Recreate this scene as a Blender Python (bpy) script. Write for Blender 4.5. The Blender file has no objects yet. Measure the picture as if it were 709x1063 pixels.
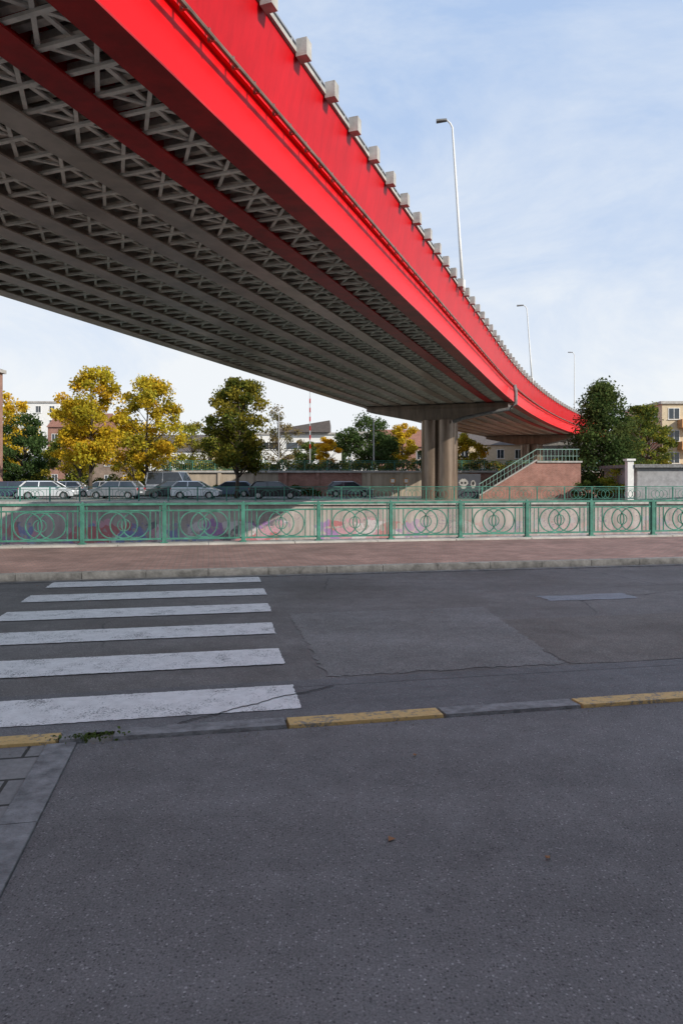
import bpy, math, random
import numpy as np
from mathutils import Vector, Matrix
random.seed(7)
sc = bpy.context.scene
R = math.radians

# ------------------------------------------------------------------ node helpers
class NT:
    def __init__(s, m):
        s.t = m.node_tree; s.n = s.t.nodes; s.l = s.t.links
    def link(s, a, b): s.l.new(a, b)
    def pos(s, scale=(1, 1, 1), rotz=0.0):
        g = s.n.new('ShaderNodeNewGeometry')
        if scale == (1, 1, 1) and rotz == 0.0: return g.outputs['Position']
        mp = s.n.new('ShaderNodeMapping')
        mp.inputs['Scale'].default_value = scale
        mp.inputs['Rotation'].default_value = (0, 0, rotz)
        s.link(g.outputs['Position'], mp.inputs['Vector']); return mp.outputs[0]
    def noise(s, vec, scale, detail=3, rough=0.55, dist=0.0):
        n = s.n.new('ShaderNodeTexNoise'); n.inputs['Scale'].default_value = scale
        n.inputs['Detail'].default_value = detail; n.inputs['Roughness'].default_value = rough
        n.inputs['Distortion'].default_value = dist
        if vec is not None: s.link(vec, n.inputs['Vector'])
        return n.outputs['Fac']
    def ramp(s, fac, stops, interp='LINEAR'):
        r = s.n.new('ShaderNodeValToRGB'); r.color_ramp.interpolation = interp
        e = r.color_ramp.elements
        while len(e) < len(stops): e.new(0.5)
        for i, (p, c) in enumerate(stops):
            e[i].position = p
            e[i].color = (c[0], c[1], c[2], 1) if hasattr(c, '__len__') else (c, c, c, 1)
        s.link(fac, r.inputs[0]); return r.outputs[0]
    def mix(s, a, b, fac, mode='MIX'):
        m = s.n.new('ShaderNodeMix'); m.data_type = 'RGBA'; m.blend_type = mode
        for sock, v in ((m.inputs[0], fac), (m.inputs[6], a), (m.inputs[7], b)):
            if isinstance(v, bpy.types.NodeSocket): s.link(v, sock)
            elif hasattr(v, '__len__'): sock.default_value = (v[0], v[1], v[2], 1)
            else: sock.default_value = v
        return m.outputs[2]
    def math(s, op, a, b=None, c=None):
        m = s.n.new('ShaderNodeMath'); m.operation = op
        for i, v in enumerate((a, b, c)):
            if v is None: continue
            if isinstance(v, bpy.types.NodeSocket): s.link(v, m.inputs[i])
            else: m.inputs[i].default_value = v
        return m.outputs[0]
    def bump(s, h, strength, dist, bsdf):
        b = s.n.new('ShaderNodeBump'); b.inputs['Strength'].default_value = strength
        b.inputs['Distance'].default_value = dist
        s.link(h, b.inputs['Height']); s.link(b.outputs[0], bsdf.inputs['Normal'])

def newmat(name):
    m = bpy.data.materials.new(name); m.use_nodes = True
    t = NT(m); b = t.n['Principled BSDF']; return m, t, b

def simple(name, col, rough=0.6, metal=0.0, var=0.15, scale=3.0, bump=0.0, bscale=40, spec=0.5, streak=False):
    m, t, b = newmat(name)
    v = t.pos((1, 1, 0.15) if streak else (1, 1, 1))
    n = t.noise(v, scale, 4, 0.65)
    d = [max(0, c * (1 - var * 1.6)) for c in col]; l = [min(1, c * (1 + var)) for c in col]
    c = t.ramp(n, [(0.3, d), (0.7, l)])
    t.link(c, b.inputs['Base Color'])
    b.inputs['Roughness'].default_value = rough; b.inputs['Metallic'].default_value = metal
    b.inputs['Specular IOR Level'].default_value = spec
    if bump: t.bump(t.noise(t.pos(), bscale, 2), bump, 0.02, b)
    return m

ANG = R(11.0)
def asphalt(name, dark, light, cracks=True, grain=110, tint=(1, 1, 1), stain=0.25):
    m, t, b = newmat(name); p = t.pos()
    g1 = t.noise(p, grain, 2, 0.75)
    d = [dark * tint[i] for i in range(3)]; l = [light * tint[i] for i in range(3)]
    c = t.ramp(g1, [(0.30, d), (0.64, l)])
    vo = t.n.new('ShaderNodeTexVoronoi'); vo.inputs['Scale'].default_value = 90
    t.link(p, vo.inputs['Vector'])
    sep = t.n.new('ShaderNodeSeparateColor'); t.link(vo.outputs['Color'], sep.inputs[0])
    k = t.ramp(sep.outputs[0], [(0.0, 0.45), (0.25, 0.82), (0.7, 1.05), (0.88, 1.35), (1.0, 1.95)])
    near = t.math('LESS_THAN', vo.outputs['Distance'], 0.42)
    kk = t.mix((1, 1, 1), k, near)
    c = t.mix(c, kk, 1.0, 'MULTIPLY')
    bn = t.noise(p, 0.55, 4, 0.62, 0.4)
    big = t.ramp(bn, [(0.3, (1 - stain * .9, 1 - stain, 1 - stain * 1.12)), (0.7, (1 + stain * 0.4,) * 3)])
    c = t.mix(c, big, 1.0, 'MULTIPLY')
    med = t.ramp(t.noise(p, 4.5, 4, 0.7), [(0.3, 0.82), (0.65, 1.07)])
    c = t.mix(c, med, 1.0, 'MULTIPLY')
    lane = t.ramp(t.noise(t.pos((0.05, 1, 1), -ANG), 1.3, 2), [(0.35, 0.86), (0.65, 1.07)])
    c = t.mix(c, lane, 1.0, 'MULTIPLY')
    v2 = t.n.new('ShaderNodeTexVoronoi'); v2.inputs['Scale'].default_value = 2.3; t.link(p, v2.inputs['Vector'])
    s2 = t.n.new('ShaderNodeSeparateColor'); t.link(v2.outputs['Color'], s2.inputs[0])
    spot = t.math('MULTIPLY', t.math('LESS_THAN', v2.outputs['Distance'], 0.05), t.math('GREATER_THAN', s2.outputs[1], 0.6))
    c = t.mix(c, (dark * 0.5, dark * 0.5, dark * 0.5), t.math('MULTIPLY', spot, 0.5))
    if cracks:
        wv = t.n.new('ShaderNodeTexNoise'); wv.inputs['Scale'].default_value = 1.6; wv.inputs['Detail'].default_value = 4
        t.link(p, wv.inputs['Vector'])
        w = t.mix(p, wv.outputs['Color'], 0.22)
        v3 = t.n.new('ShaderNodeTexVoronoi'); v3.feature = 'DISTANCE_TO_EDGE'; v3.inputs['Scale'].default_value = 0.34
        t.link(w, v3.inputs['Vector'])
        line = t.ramp(v3.outputs['Distance'], [(0.0, 1.0), (0.004, 0.0)])
        msk = t.ramp(t.noise(p, 0.35, 1), [(0.50, 0.0), (0.58, 0.7)])
        c = t.mix(c, (0.03, 0.03, 0.03), t.math('MULTIPLY', line, msk))
    t.link(c, b.inputs['Base Color'])
    b.inputs['Roughness'].default_value = 0.8; b.inputs['Specular IOR Level'].default_value = 0.4
    t.bump(g1, 0.5, 0.006, b)
    return m

# ------------------------------------------------------------------ mesh builder
class MB:
    def __init__(s): s.v = []; s.f = []; s.m = []
    def add(s, vs, fs, mi=0):
        o = len(s.v); s.v += [tuple(v) for v in vs]
        for f in fs: s.f.append(tuple(i + o for i in f)); s.m.append(mi)
    def hexa(s, b4, t4, mi=0):
        s.add(list(b4) + list(t4), [(3, 2, 1, 0), (4, 5, 6, 7), (0, 1, 5, 4), (1, 2, 6, 5), (2, 3, 7, 6), (3, 0, 4, 7)], mi)
    def box(s, x0, x1, y0, y1, z0, z1, mi=0, F=None):
        b = [(x0, y0, z0), (x1, y0, z0), (x1, y1, z0), (x0, y1, z0)]
        t = [(x, y, z1) for x, y, _ in b]
        if F: b = [F(*p) for p in b]; t = [F(*p) for p in t]
        s.hexa(b, t, mi)
    def beam(s, p0, p1, w, h, mi=0):
        p0 = Vector(p0); p1 = Vector(p1); d = (p1 - p0).normalized()
        up = Vector((0, 0, 1)) if abs(d.z) < 0.95 else Vector((1, 0, 0))
        a = d.cross(up).normalized() * w / 2; c = a.cross(d).normalized() * h / 2
        s.hexa([p0 - a - c, p0 + a - c, p1 + a - c, p1 - a - c], [p0 - a + c, p0 + a + c, p1 + a + c, p1 - a + c], mi)
    def tube(s, pts, rs, n=8, mi=0, cap=True):
        pts = [Vector(p) for p in pts]
        if not hasattr(rs, '__len__'): rs = [rs] * len(pts)
        vs = []
        for i, p in enumerate(pts):
            d = (pts[min(i + 1, len(pts) - 1)] - pts[max(i - 1, 0)]).normalized()
            up = Vector((0, 0, 1)) if abs(d.z) < 0.9 else Vector((1, 0, 0))
            a = d.cross(up).normalized(); c = a.cross(d).normalized()
            for k in range(n):
                th = 2 * math.pi * k / n
                vs.append(p + (a * math.cos(th) + c * math.sin(th)) * rs[i])
        fs = []
        for i in range(len(pts) - 1):
            for k in range(n):
                k2 = (k + 1) % n
                fs.append((i * n + k, i * n + k2, (i + 1) * n + k2, (i + 1) * n + k))
        if cap:
            fs.append(tuple(range(n))[::-1]); fs.append(tuple((len(pts) - 1) * n + k for k in range(n)))
        s.add(vs, fs, mi)
    def ring(s, c, a, b, rad, w, n=22, mi=0):
        c = Vector(c); a = Vector(a); b = Vector(b)
        nrm = a.cross(b).normalized(); vs = []
        for k in range(n):
            th = 2 * math.pi * k / n; d = a * math.cos(th) + b * math.sin(th)
            for (dr, dn) in ((-w, -w), (w, -w), (w, w), (-w, w)):
                vs.append(c + d * (rad + dr) + nrm * dn)
        fs = []
        for k in range(n):
            k2 = (k + 1) % n
            for j in range(4):
                j2 = (j + 1) % 4
                fs.append((k * 4 + j, k * 4 + j2, k2 * 4 + j2, k2 * 4 + j))
        s.add(vs, fs, mi)
    def poly(s, pts, mi=0): s.add(pts, [tuple(range(len(pts)))], mi)
    def obj(s, name, mats, parent=None, smooth=False, loc=None, bevel=0):
        me = bpy.data.meshes.new(name); me.from_pydata(s.v, [], s.f)
        if not isinstance(mats, (list, tuple)): mats = [mats]
        for m in mats: me.materials.append(m)
        me.polygons.foreach_set('material_index', s.m)
        if smooth: me.polygons.foreach_set('use_smooth', [True] * len(me.polygons))
        me.update()
        o = bpy.data.objects.new(name, me); sc.collection.objects.link(o)
        if parent: o.parent = parent
        if loc: o.location = loc
        if bevel:
            bm = o.modifiers.new('bevel', 'BEVEL'); bm.width = bevel; bm.segments = 2; bm.limit_method = 'ANGLE'
        return o

def empty(name, loc=(0, 0, 0), rz=0):
    e = bpy.data.objects.new(name, None); sc.collection.objects.link(e)
    e.location = loc; e.rotation_euler = (0, 0, rz); return e

ca, sa = math.cos(ANG), math.sin(ANG)
def S(u, v, z=0.0): return (u * ca - v * sa, u * sa + v * ca, z)   # street frame

# ------------------------------------------------------------------ materials
M_fore = asphalt('asphalt_footway', 0.120, 0.220, tint=(1.02, 0.99, 0.98), cracks=False, stain=0.17)
M_road = asphalt('asphalt_road', 0.120, 0.240, tint=(1.06, 1.0, 0.95), stain=0.30)
M_strip = asphalt('asphalt_gutter_lane', 0.125, 0.215, tint=(1.0, 0.99, 1.0), cracks=True, stain=0.18)
M_patch = asphalt('asphalt_repair', 0.150, 0.290, tint=(1.03, 1.0, 0.96), cracks=False, grain=70, stain=0.24)
M_patchd = asphalt('asphalt_repair_brown', 0.105, 0.215, tint=(1.10, 1.0, 0.90), cracks=False, grain=80, stain=0.3)
M_pale = asphalt('asphalt_pale', 0.26, 0.34, tint=(0.94, 1.0, 1.08), cracks=False, stain=0.1)
M_conc = simple('concrete', (0.40, 0.385, 0.36), 0.85, var=0.2, scale=2.5, bump=0.3)
M_conc_d = simple('concrete_dark', (0.20, 0.20, 0.20), 0.9, var=0.3, scale=6, bump=0.5)
M_kerbg = simple('kerb_stone', (0.24, 0.24, 0.24), 0.85, var=0.3, scale=9, bump=0.6)
M_kerbf = simple('kerb_stone_weathered', (0.17, 0.168, 0.165), 0.9, var=0.35, scale=5, bump=0.5)
M_white = simple('white_render', (0.72, 0.72, 0.70), 0.8, var=0.08)
M_steelg = simple('galvanised', (0.42, 0.43, 0.44), 0.45, 0.6, var=0.1)
M_teal = simple('teal_paint', (0.055, 0.195, 0.15), 0.42, var=0.28, scale=5)
M_dark = simple('dark_rubber', (0.02, 0.02, 0.02), 0.8)
M_glass = simple('window_glass', (0.03, 0.04, 0.05), 0.06, var=0.3, scale=0.6, spec=0.8)
M_roof = simple('roof_slate', (0.10, 0.085, 0.08), 0.8, var=0.2)
M_rooft = simple('roof_tile', (0.24, 0.11, 0.075), 0.8, var=0.25)
M_bark = simple('bark', (0.085, 0.065, 0.048), 0.95, var=0.35, scale=8, bump=0.6, bscale=14)

def yellow_mat():
    m, t, b = newmat('kerb_yellow'); p = t.pos()
    n = t.noise(p, 26, 5, 0.75); n2 = t.noise(p, 4, 3)
    k = t.math('ADD', n, t.math('MULTIPLY', n2, 0.5))
    f = t.ramp(k, [(0.62, 0), (0.72, 1)])
    y = t.ramp(n, [(0.3, (0.50, 0.32, 0.11)), (0.7, (0.70, 0.49, 0.21))])
    c = t.mix((0.22, 0.21, 0.18), y, f); t.link(c, b.inputs['Base Color'])
    b.inputs['Roughness'].default_value = 0.75; t.bump(n, 0.4, 0.01, b); return m
M_yel = yellow_mat()

def paint_mat():
    m, t, b = newmat('road_paint'); p = t.pos()
    fine = t.noise(p, 60, 4, 0.85); mid = t.noise(p, 3.5, 4, 0.7)
    k = t.math('ADD', t.math('MULTIPLY', fine, 0.8), t.math('MULTIPLY', mid, 0.5))
    f = t.ramp(k, [(0.545, 0.0), (0.59, 1.0)])
    c = t.ramp(t.noise(p, 9, 4, 0.7), [(0.3, (0.68, 0.67, 0.65)), (0.7, (0.88, 0.87, 0.85))])
    c = t.mix((0.20, 0.20, 0.198), c, f)
    t.link(c, b.inputs['Base Color']); b.inputs['Roughness'].default_value = 0.65
    t.bump(fine, 0.3, 0.004, b)
    return m
M_paint = paint_mat()

def brick_mat(name, c1, c2, mort, bw, bh, rot=0.0, wall=False, ms=0.012, bump=0.5, scale=1.0, offset=0.5):
    m, t, b = newmat(name)
    g = t.n.new('ShaderNodeNewGeometry')
    if wall:
        s = t.n.new('ShaderNodeSeparateXYZ'); t.link(g.outputs['Position'], s.inputs[0])
        cb = t.n.new('ShaderNodeCombineXYZ')
        t.link(t.math('ADD', s.outputs[0], s.outputs[1]), cb.inputs[0]); t.link(s.outputs[2], cb.inputs[1]); vec = cb.outputs[0]
    else:
        mp = t.n.new('ShaderNodeMapping'); mp.inputs['Rotation'].default_value = (0, 0, rot)
        t.link(g.outputs['Position'], mp.inputs[0]); vec = mp.outputs[0]
    br = t.n.new('ShaderNodeTexBrick'); t.link(vec, br.inputs['Vector'])
    br.inputs['Color1'].default_value = (*c1, 1); br.inputs['Color2'].default_value = (*c2, 1)
    br.inputs['Mortar'].default_value = (*mort, 1); br.inputs['Scale'].default_value = scale
    br.inputs['Brick Width'].default_value = bw; br.inputs['Row Height'].default_value = bh
    br.inputs['Mortar Size'].default_value = ms; br.inputs['Mortar Smooth'].default_value = 0.3
    br.offset = offset
    n = t.ramp(t.noise(t.pos(), 1.2, 4, 0.65), [(0.3, 0.62), (0.7, 1.12)])
    c = t.mix(br.outputs['Color'], n, 1.0, 'MULTIPLY')
    n2 = t.ramp(t.noise(t.pos(), 30, 3, 0.7), [(0.3, 0.8), (0.7, 1.1)])
    c = t.mix(c, n2, 1.0, 'MULTIPLY')
    t.link(c, b.inputs['Base Color']); b.inputs['Roughness'].default_value = 0.9
    h = t.math('SUBTRACT', 1.0, br.outputs['Fac']); t.bump(h, bump, 0.01, b)
    return m
M_pavers = brick_mat('red_pavers', (0.21, 0.115, 0.10), (0.29, 0.175, 0.155), (0.15, 0.13, 0.12), 0.2, 0.1, rot=-ANG)
M_tiles = brick_mat('grey_pavers', (0.23, 0.226, 0.22), (0.29, 0.284, 0.275), (0.05, 0.05, 0.045), 0.3, 0.3, rot=-ANG, offset=0.5)
M_brick = brick_mat('red_brick', (0.30, 0.11, 0.075), (0.38, 0.17, 0.11), (0.3, 0.27, 0.24), 0.22, 0.075, wall=True)
M_brickp = brick_mat('stair_brick', (0.34, 0.13, 0.09), (0.42, 0.18, 0.13), (0.36, 0.29, 0.26), 0.22, 0.075, wall=True)
M_brick2 = brick_mat('brown_brick', (0.22, 0.15, 0.11), (0.30, 0.21, 0.15), (0.25, 0.22, 0.2), 0.22, 0.075, wall=True)

def red_mat(name, lo, hi, rough):
    m, t, b = newmat(name)
    n = t.noise(t.pos(), 0.7, 4, 0.7); st = t.noise(t.pos((1, 1, 0.12)), 5, 4, 0.7)
    c = t.ramp(n, [(0.25, lo), (0.75, hi)])
    c = t.mix(c, t.ramp(st, [(0.3, 0.84), (0.6, 1.0)]), 1.0, 'MULTIPLY')
    t.link(c, b.inputs['Base Color']); b.inputs['Roughness'].default_value = rough
    b.inputs['Specular IOR Level'].default_value = 0.2
    return m
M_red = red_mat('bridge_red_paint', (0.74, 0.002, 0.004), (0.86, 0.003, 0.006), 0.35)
M_red_dim = red_mat('bridge_fascia_paint', (0.50, 0.003, 0.007), (0.62, 0.004, 0.010), 0.4)  # bridge red darkened for the fascia: its dimmer light put into the colour
M_redd = simple('bridge_red_dark', (0.42, 0.012, 0.012), 0.4, var=0.25, scale=1.5, spec=.3)  # darker red for flange, inner beam, bolts, far fascia and pole bands
M_beam = simple('bridge_brown_beam', (0.50, 0.40, 0.33), 0.28, 0.3, var=0.2, scale=0.9)
M_latt = simple('bridge_lattice_grey', (0.80, 0.76, 0.67), 0.6, 0.0, var=0.18, scale=2.5)
M_rib = simple('bridge_deck_rib', (0.62, 0.57, 0.49), 0.7, var=0.3, scale=2)
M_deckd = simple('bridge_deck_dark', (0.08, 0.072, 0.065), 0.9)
M_pier = simple('pier_cladding', (0.25, 0.19, 0.145), 0.28, 0.5, var=0.25, scale=2, streak=True)

# ------------------------------------------------------------------ ground, canal, road
def clampx(x): return max(-150, min(100, x))
def nearY(x): return 16.91 + 0.1944 * clampx(x)
def farY(x): return 48.0 + 0.06 * clampx(x)
M_ground = simple('ground_mix', (0.20, 0.19, 0.165), 0.95, var=0.3, scale=0.8, bump=0.3)
XS = [-2500, -150, -75, 0, 50, 100, 2500]
mb = MB()
rows = [lambda x: (x, -900, -0.03), lambda x: (x, nearY(x), -0.03), lambda x: (x, nearY(x), -4.6),
        lambda x: (x, farY(x), -4.6), lambda x: (x, farY(x), 0.0), lambda x: (x, 3500, 0.0)]
vs = [r(x) for r in rows for x in XS]; n = len(XS)
fs = [(j * n + i, j * n + i + 1, (j + 1) * n + i + 1, (j + 1) * n + i) for j in range(5) for i in range(n - 1)]
mb.add(vs, fs); mb.obj('ground', M_ground)

m, t, b = newmat('canal_water'); b.inputs['Base Color'].default_value = (0.03, 0.045, 0.035, 1); b.inputs['Roughness'].default_value = 0.08
t.bump(t.noise(t.pos(), 2.5, 3), 0.25, 0.05, b); M_water = m
mb = MB(); mb.add([(x, nearY(x), -3.6) for x in XS] + [(x, farY(x), -3.6) for x in XS],
       [(i, i + 1, n + i + 1, n + i) for i in range(n - 1)]); mb.obj('canal_water', M_water)

def sheet(name, u0, u1, v0, v1, z, mat, jag=0.0, nseg=1, seed=1, skew=0):
    rnd = random.Random(seed); mb = MB(); pts = []
    def edge(a, b_, k):
        for i in range(k):
            f = i / k; pts.append((a[0] + (b_[0] - a[0]) * f + rnd.uniform(-jag, jag), a[1] + (b_[1] - a[1]) * f + rnd.uniform(-jag, jag)))
    edge((u0, v0), (u1, v0), nseg); edge((u1, v0), (u1 + skew, v1), nseg); edge((u1 + skew, v1), (u0, v1), nseg); edge((u0, v1), (u0, v0), nseg)
    mb.poly([S(u, v, z) for u, v in pts]); return mb.obj(name, mat)
sheet('road', -120, 110, 4.57, 11.6, -0.012, M_road)
sheet('footway_asphalt', -0.78, 110, -6, 4.37, 0.0, M_fore)
sheet('paved_footway', -120, -0.96, -30, 4.37, 0.004, M_tiles)
sheet('road_patch', 0.95, 3.05, 5.5, 8.15, -0.008, M_patch, 0.03, 40, 3, .35)
sheet('road_patch', 3.10, 16.0, 5.46, 7.35, -0.0085, M_patchd, 0.02, 60, 8, .3)
sheet('road_patch', 4.45, 5.75, 8.35, 8.75, -0.008, M_pale, 0.03, 8, 5)
sheet('road_lane_strip', -120, 110, 4.57, 5.44, -0.008, M_strip, 0.015, 90, 4)
mb = MB()
rn = random.Random(5)
for i, v0 in enumerate([4.76, 5.94, 7.13, 8.33, 9.56, 10.78]):
    pts = []; u0, u1 = -2.4 + rn.uniform(-.05, .05), 0.62 + rn.uniform(-.03, .04) + i * 0.035; v1 = v0 + 0.56
    def ed(a, b_, k, j):
        for q in range(k):
            f = q / k; pts.append((a[0] + (b_[0] - a[0]) * f + rn.uniform(-j, j), a[1] + (b_[1] - a[1]) * f + rn.uniform(-j, j)))
    ed((u0, v0), (u1, v0), 110, .006); ed((u1, v0), (u1, v1), 18, .009); ed((u1, v1), (u0, v1), 110, .006); ed((u0, v1), (u0, v0), 18, .009)
    mb.poly([S(u, v, -0.003) for u, v in pts])
mb.obj('crosswalk_marking', M_paint)
mb = MB(); cp = [(-.20, 4.60), (-.08, 4.68), (.05, 4.73), (.20, 4.84), (.34, 4.90), (.50, 5.02), (.72, 5.10), (.95, 5.22)]
for a, c in zip(cp[:-1], cp[1:]):
    for q in range(4):
        f0, f1 = q / 4, (q + 1) / 4
        p0 = (a[0] + (c[0] - a[0]) * f0, a[1] + (c[1] - a[1]) * f0 + (.012 if q % 2 else 0)); p1 = (a[0] + (c[0] - a[0]) * f1, a[1] + (c[1] - a[1]) * f1 + (0 if q % 2 else .012) * (f1 < 1))
        wd = .007; mb.poly([S(p0[0], p0[1] - wd, .001), S(p1[0], p1[1] - wd, .001), S(p1[0], p1[1] + wd, .001), S(p0[0], p0[1] + wd, .001)])
mb.obj('road_crack', simple('crack_tar', (.025, .025, .025), .9))

mb = MB(); rn = random.Random(3)
for k in range(30):
    v1 = 4.37 - k * 0.99; v0 = v1 - 0.98
    mb.box(-0.955, -0.785, v0, v1, -0.03, 0.012 + rn.uniform(-.003, .003), 0, S)
mb.obj('gutter_strip', M_kerbg)
mb = MB()
segs = [(-0.585, 0.50, 0), (0.505, 1.56, 1), (1.565, 2.57, 0), (2.575, 3.6, 1), (3.605, 4.63, 0), (4.635, 5.66, 1)]
u = -0.9; k = 0
while u > -30: segs.append((u - 1.02, u, 1 if k % 2 == 0 else 0)); u -= 1.025; k += 1
u = 5.665; k = 0
while u < 60: segs.append((u, u + 1.02, k % 2)); u += 1.025; k += 1
segs += [(-0.895, -0.75, 0)]
for (a, c, mi) in segs:
    z = 0.018 + rn.uniform(-.005, .005); dv = rn.uniform(-.006, .006)
    b4 = [S(a, 4.375 + dv, -.05), S(c, 4.375 + dv, -.05), S(c, 4.57 + dv, -.05), S(a, 4.57 + dv, -.05)]
    t4 = [S(a + .008, 4.385 + dv, z), S(c - .008, 4.385 + dv, z), S(c - .008, 4.55 + dv, z - .008), S(a + .008, 4.55 + dv, z - .008)]
    mb.hexa(b4, t4, mi)
mb.obj('kerb', [M_kerbg, M_yel])

mb = MB(); mb.box(-120, 110, 11.78, 16.0, -0.03, 0.10, 0, S); mb.obj('pavement', M_pavers)
mb = MB(); u = -60
while u < 60: mb.box(u, u + 0.99, 11.6, 11.775, -0.05, 0.103 + rn.uniform(-.004, .004), 0, S); u += 1.0
mb.obj('kerb', M_kerbf)
mb = MB(); mb.box(-120, 110, 11.38, 11.595, -0.03, -0.004, 0, S); mb.obj('road_gutter', M_kerbf)
mb = MB(); u = -60
while u < 60: mb.box(u, u + 1.99, 16.0, 16.58, -0.4, 0.14 + rn.uniform(-.003, .003), 0, S); u += 2.0
mb.obj('quay_coping', M_conc, bevel=0.01)
mb = MB(); mb.box(-120, 110, 16.05, 16.55, -4.4, -0.41, 0, S); mb.obj('quay_wall', M_conc_d)

# ------------------------------------------------------------------ near railing
def ornate_railing(name, F, u0, u1, v, z0, zt, panel, mat):
    mb = MB(); a = Vector(F(1, 0, 0)) - Vector(F(0, 0, 0)); up = Vector((0, 0, 1))
    for zz, w, h in ((zt, 0.085, 0.05), (zt - 0.15, 0.035, 0.035), (z0 + 0.10, 0.04, 0.04)):
        mb.beam(F(u0, v, zz), F(u1, v, zz), w, h)
    u = u0
    while u < u1:
        mb.box(u - .045, u + .045, v - .045, v + .045, z0 - .02, zt - 0.026, 0, F)
        mb.box(u - .08, u + .08, v - .08, v + .08, z0 - .0, z0 + .03, 0, F)
        mb.tube([F(u, v, zt + .025), F(u, v, zt + .055)], [.035, .015], 8)
        mid = u + panel / 2; zc = (z0 + .10 + zt - .15) / 2; rad = (zt - .15 - z0 - .10) / 2 - .02
        for k in (-1, 0, 1):
            mb.ring(F(mid + k * rad * 0.82, v + 0.014 * k, zc), a, up, rad - .008, 0.0125, 26)
        mb.ring(F(mid, v, zc), a, up, rad * .45, 0.009, 16)
        ext = rad * 1.82
        for sx in (-1, 1):
            mb.beam(F(mid + sx * (ext + .02), v, z0 + .1), F(mid + sx * (ext + .02), v, zt - .15), .026, .026)
            rem = panel / 2 - ext - 0.02
            mb.beam(F(mid + sx * (ext + .02 + rem * .38), v, z0 + .1), F(mid + sx * (ext + .02 + rem * .38), v, zt - .15), .018, .018)
            mb.beam(F(mid + sx * (ext + .02 + rem * .70), v, z0 + .1), F(mid + sx * (ext + .02 + rem * .70), v, zt - .02), .026, .026)
        u += panel
    return mb.obj(name, mat)
ornate_railing('green_railing', S, -40.6, 46, 16.28, 0.135, 1.04, 1.80, M_teal)

# ------------------------------------------------------------------ far quay
def Q(x, dy, z): return (x, farY(x) + dy, z)
def quaywall_mat():
    m, t, b = newmat('quay_wall_concrete')
    p = t.pos(); base = t.ramp(t.noise(p, 0.35, 4), [(0.3, (0.36, 0.31, 0.285)), (0.7, (0.49, 0.43, 0.395))])
    st = t.ramp(t.noise(t.pos((1, 1, 0.08)), 2.2, 5, 0.7), [(0.3, 0.60), (0.6, 1.0)])
    c = t.mix(base, st, 1.0, 'MULTIPLY')
    s = t.n.new('ShaderNodeSeparateXYZ'); t.link(p, s.inputs[0])
    wn = t.n.new('ShaderNodeTexNoise'); wn.inputs['Scale'].default_value = 1.3; wn.inputs['Detail'].default_value = 3
    t.link(p, wn.inputs['Vector']); w = t.mix(p, wn.outputs['Color'], 0.55)
    vo = t.n.new('ShaderNodeTexVoronoi'); vo.inputs['Scale'].default_value = 2.0; t.link(w, vo.inputs['Vector'])
    se = t.n.new('ShaderNodeSeparateColor'); t.link(vo.outputs['Color'], se.inputs[0])
    gc = t.ramp(se.outputs[0], [(0.0, (0.42, 0.10, 0.11)), (0.2, (0.16, 0.19, 0.42)), (0.38, (0.60, 0.56, 0.58)), (0.52, (0.30, 0.14, 0.38)),
                                (0.66, (0.10, 0.09, 0.12)), (0.78, (0.52, 0.26, 0.32)), (0.92, (0.28, 0.34, 0.46))], 'CONSTANT')
    gx = t.ramp(t.math('MULTIPLY_ADD', s.outputs[0], 0.0125, 0.5), [(0.16, 0.0), (0.24, 1.0), (0.50, 1.0), (0.62, 0.25)])
    gm = t.ramp(t.noise(t.pos((1, 1, .3)), 0.22, 2), [(0.40, 0), (0.44, 1)])
    zlow = t.math('LESS_THAN', t.math('ADD', s.outputs[2], t.math('MULTIPLY', t.noise(p, 0.8, 2), 1.6)), -0.50)
    gm2 = t.ramp(t.noise(p, 2.2, 3), [(0.40, 0), (0.46, 1)])
    f = t.math('MULTIPLY', t.math('MULTIPLY', t.math('MULTIPLY', gm, zlow), gm2), gx)
    c = t.mix(c, gc, t.math('MULTIPLY', f, 0.75))
    wv = t.n.new('ShaderNodeTexNoise'); wv.inputs['Scale'].default_value = 1.6; wv.inputs['Detail'].default_value = 2; wv.inputs['Distortion'].default_value = 2.5
    t.link(p, wv.inputs['Vector'])
    ln = t.ramp(wv.outputs['Fac'], [(0.48, 0), (0.492, 1), (0.508, 1), (0.52, 0)])
    tm = t.ramp(t.noise(p, 0.3, 1), [(0.46, 0), (0.52, 0.6)])
    c = t.mix(c, (0.14, 0.10, 0.18), t.math('MULTIPLY', ln, tm))
    t.link(c, b.inputs['Base Color']); b.inputs['Roughness'].default_value = 0.9
    return m
M_quay = quaywall_mat()
mb = MB()
x = -90
while x < 95:
    mb.hexa([Q(x, -0.25, -4.5), Q(x + 5, -0.25, -4.5), Q(x + 5, 0.3, -4.5), Q(x, 0.3, -4.5)],
            [Q(x, -0.15, -0.15), Q(x + 5, -0.15, -0.15), Q(x + 5, 0.3, -0.15), Q(x, 0.3, -0.15)]); x += 5
mb.obj('quay_wall', M_quay)
mb = MB(); x = -90
while x < 95:
    mb.hexa([Q(x + .01, -.3, -.148), Q(x + 2.49, -.3, -.148), Q(x + 2.49, .5, -.148), Q(x + .01, .5, -.148)],
            [Q(x + .01, -.3, .1), Q(x + 2.49, -.3, .1), Q(x + 2.49, .5, .1), Q(x + .01, .5, .1)]); x += 2.5
mb.obj('quay_coping', M_conc)
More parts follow.
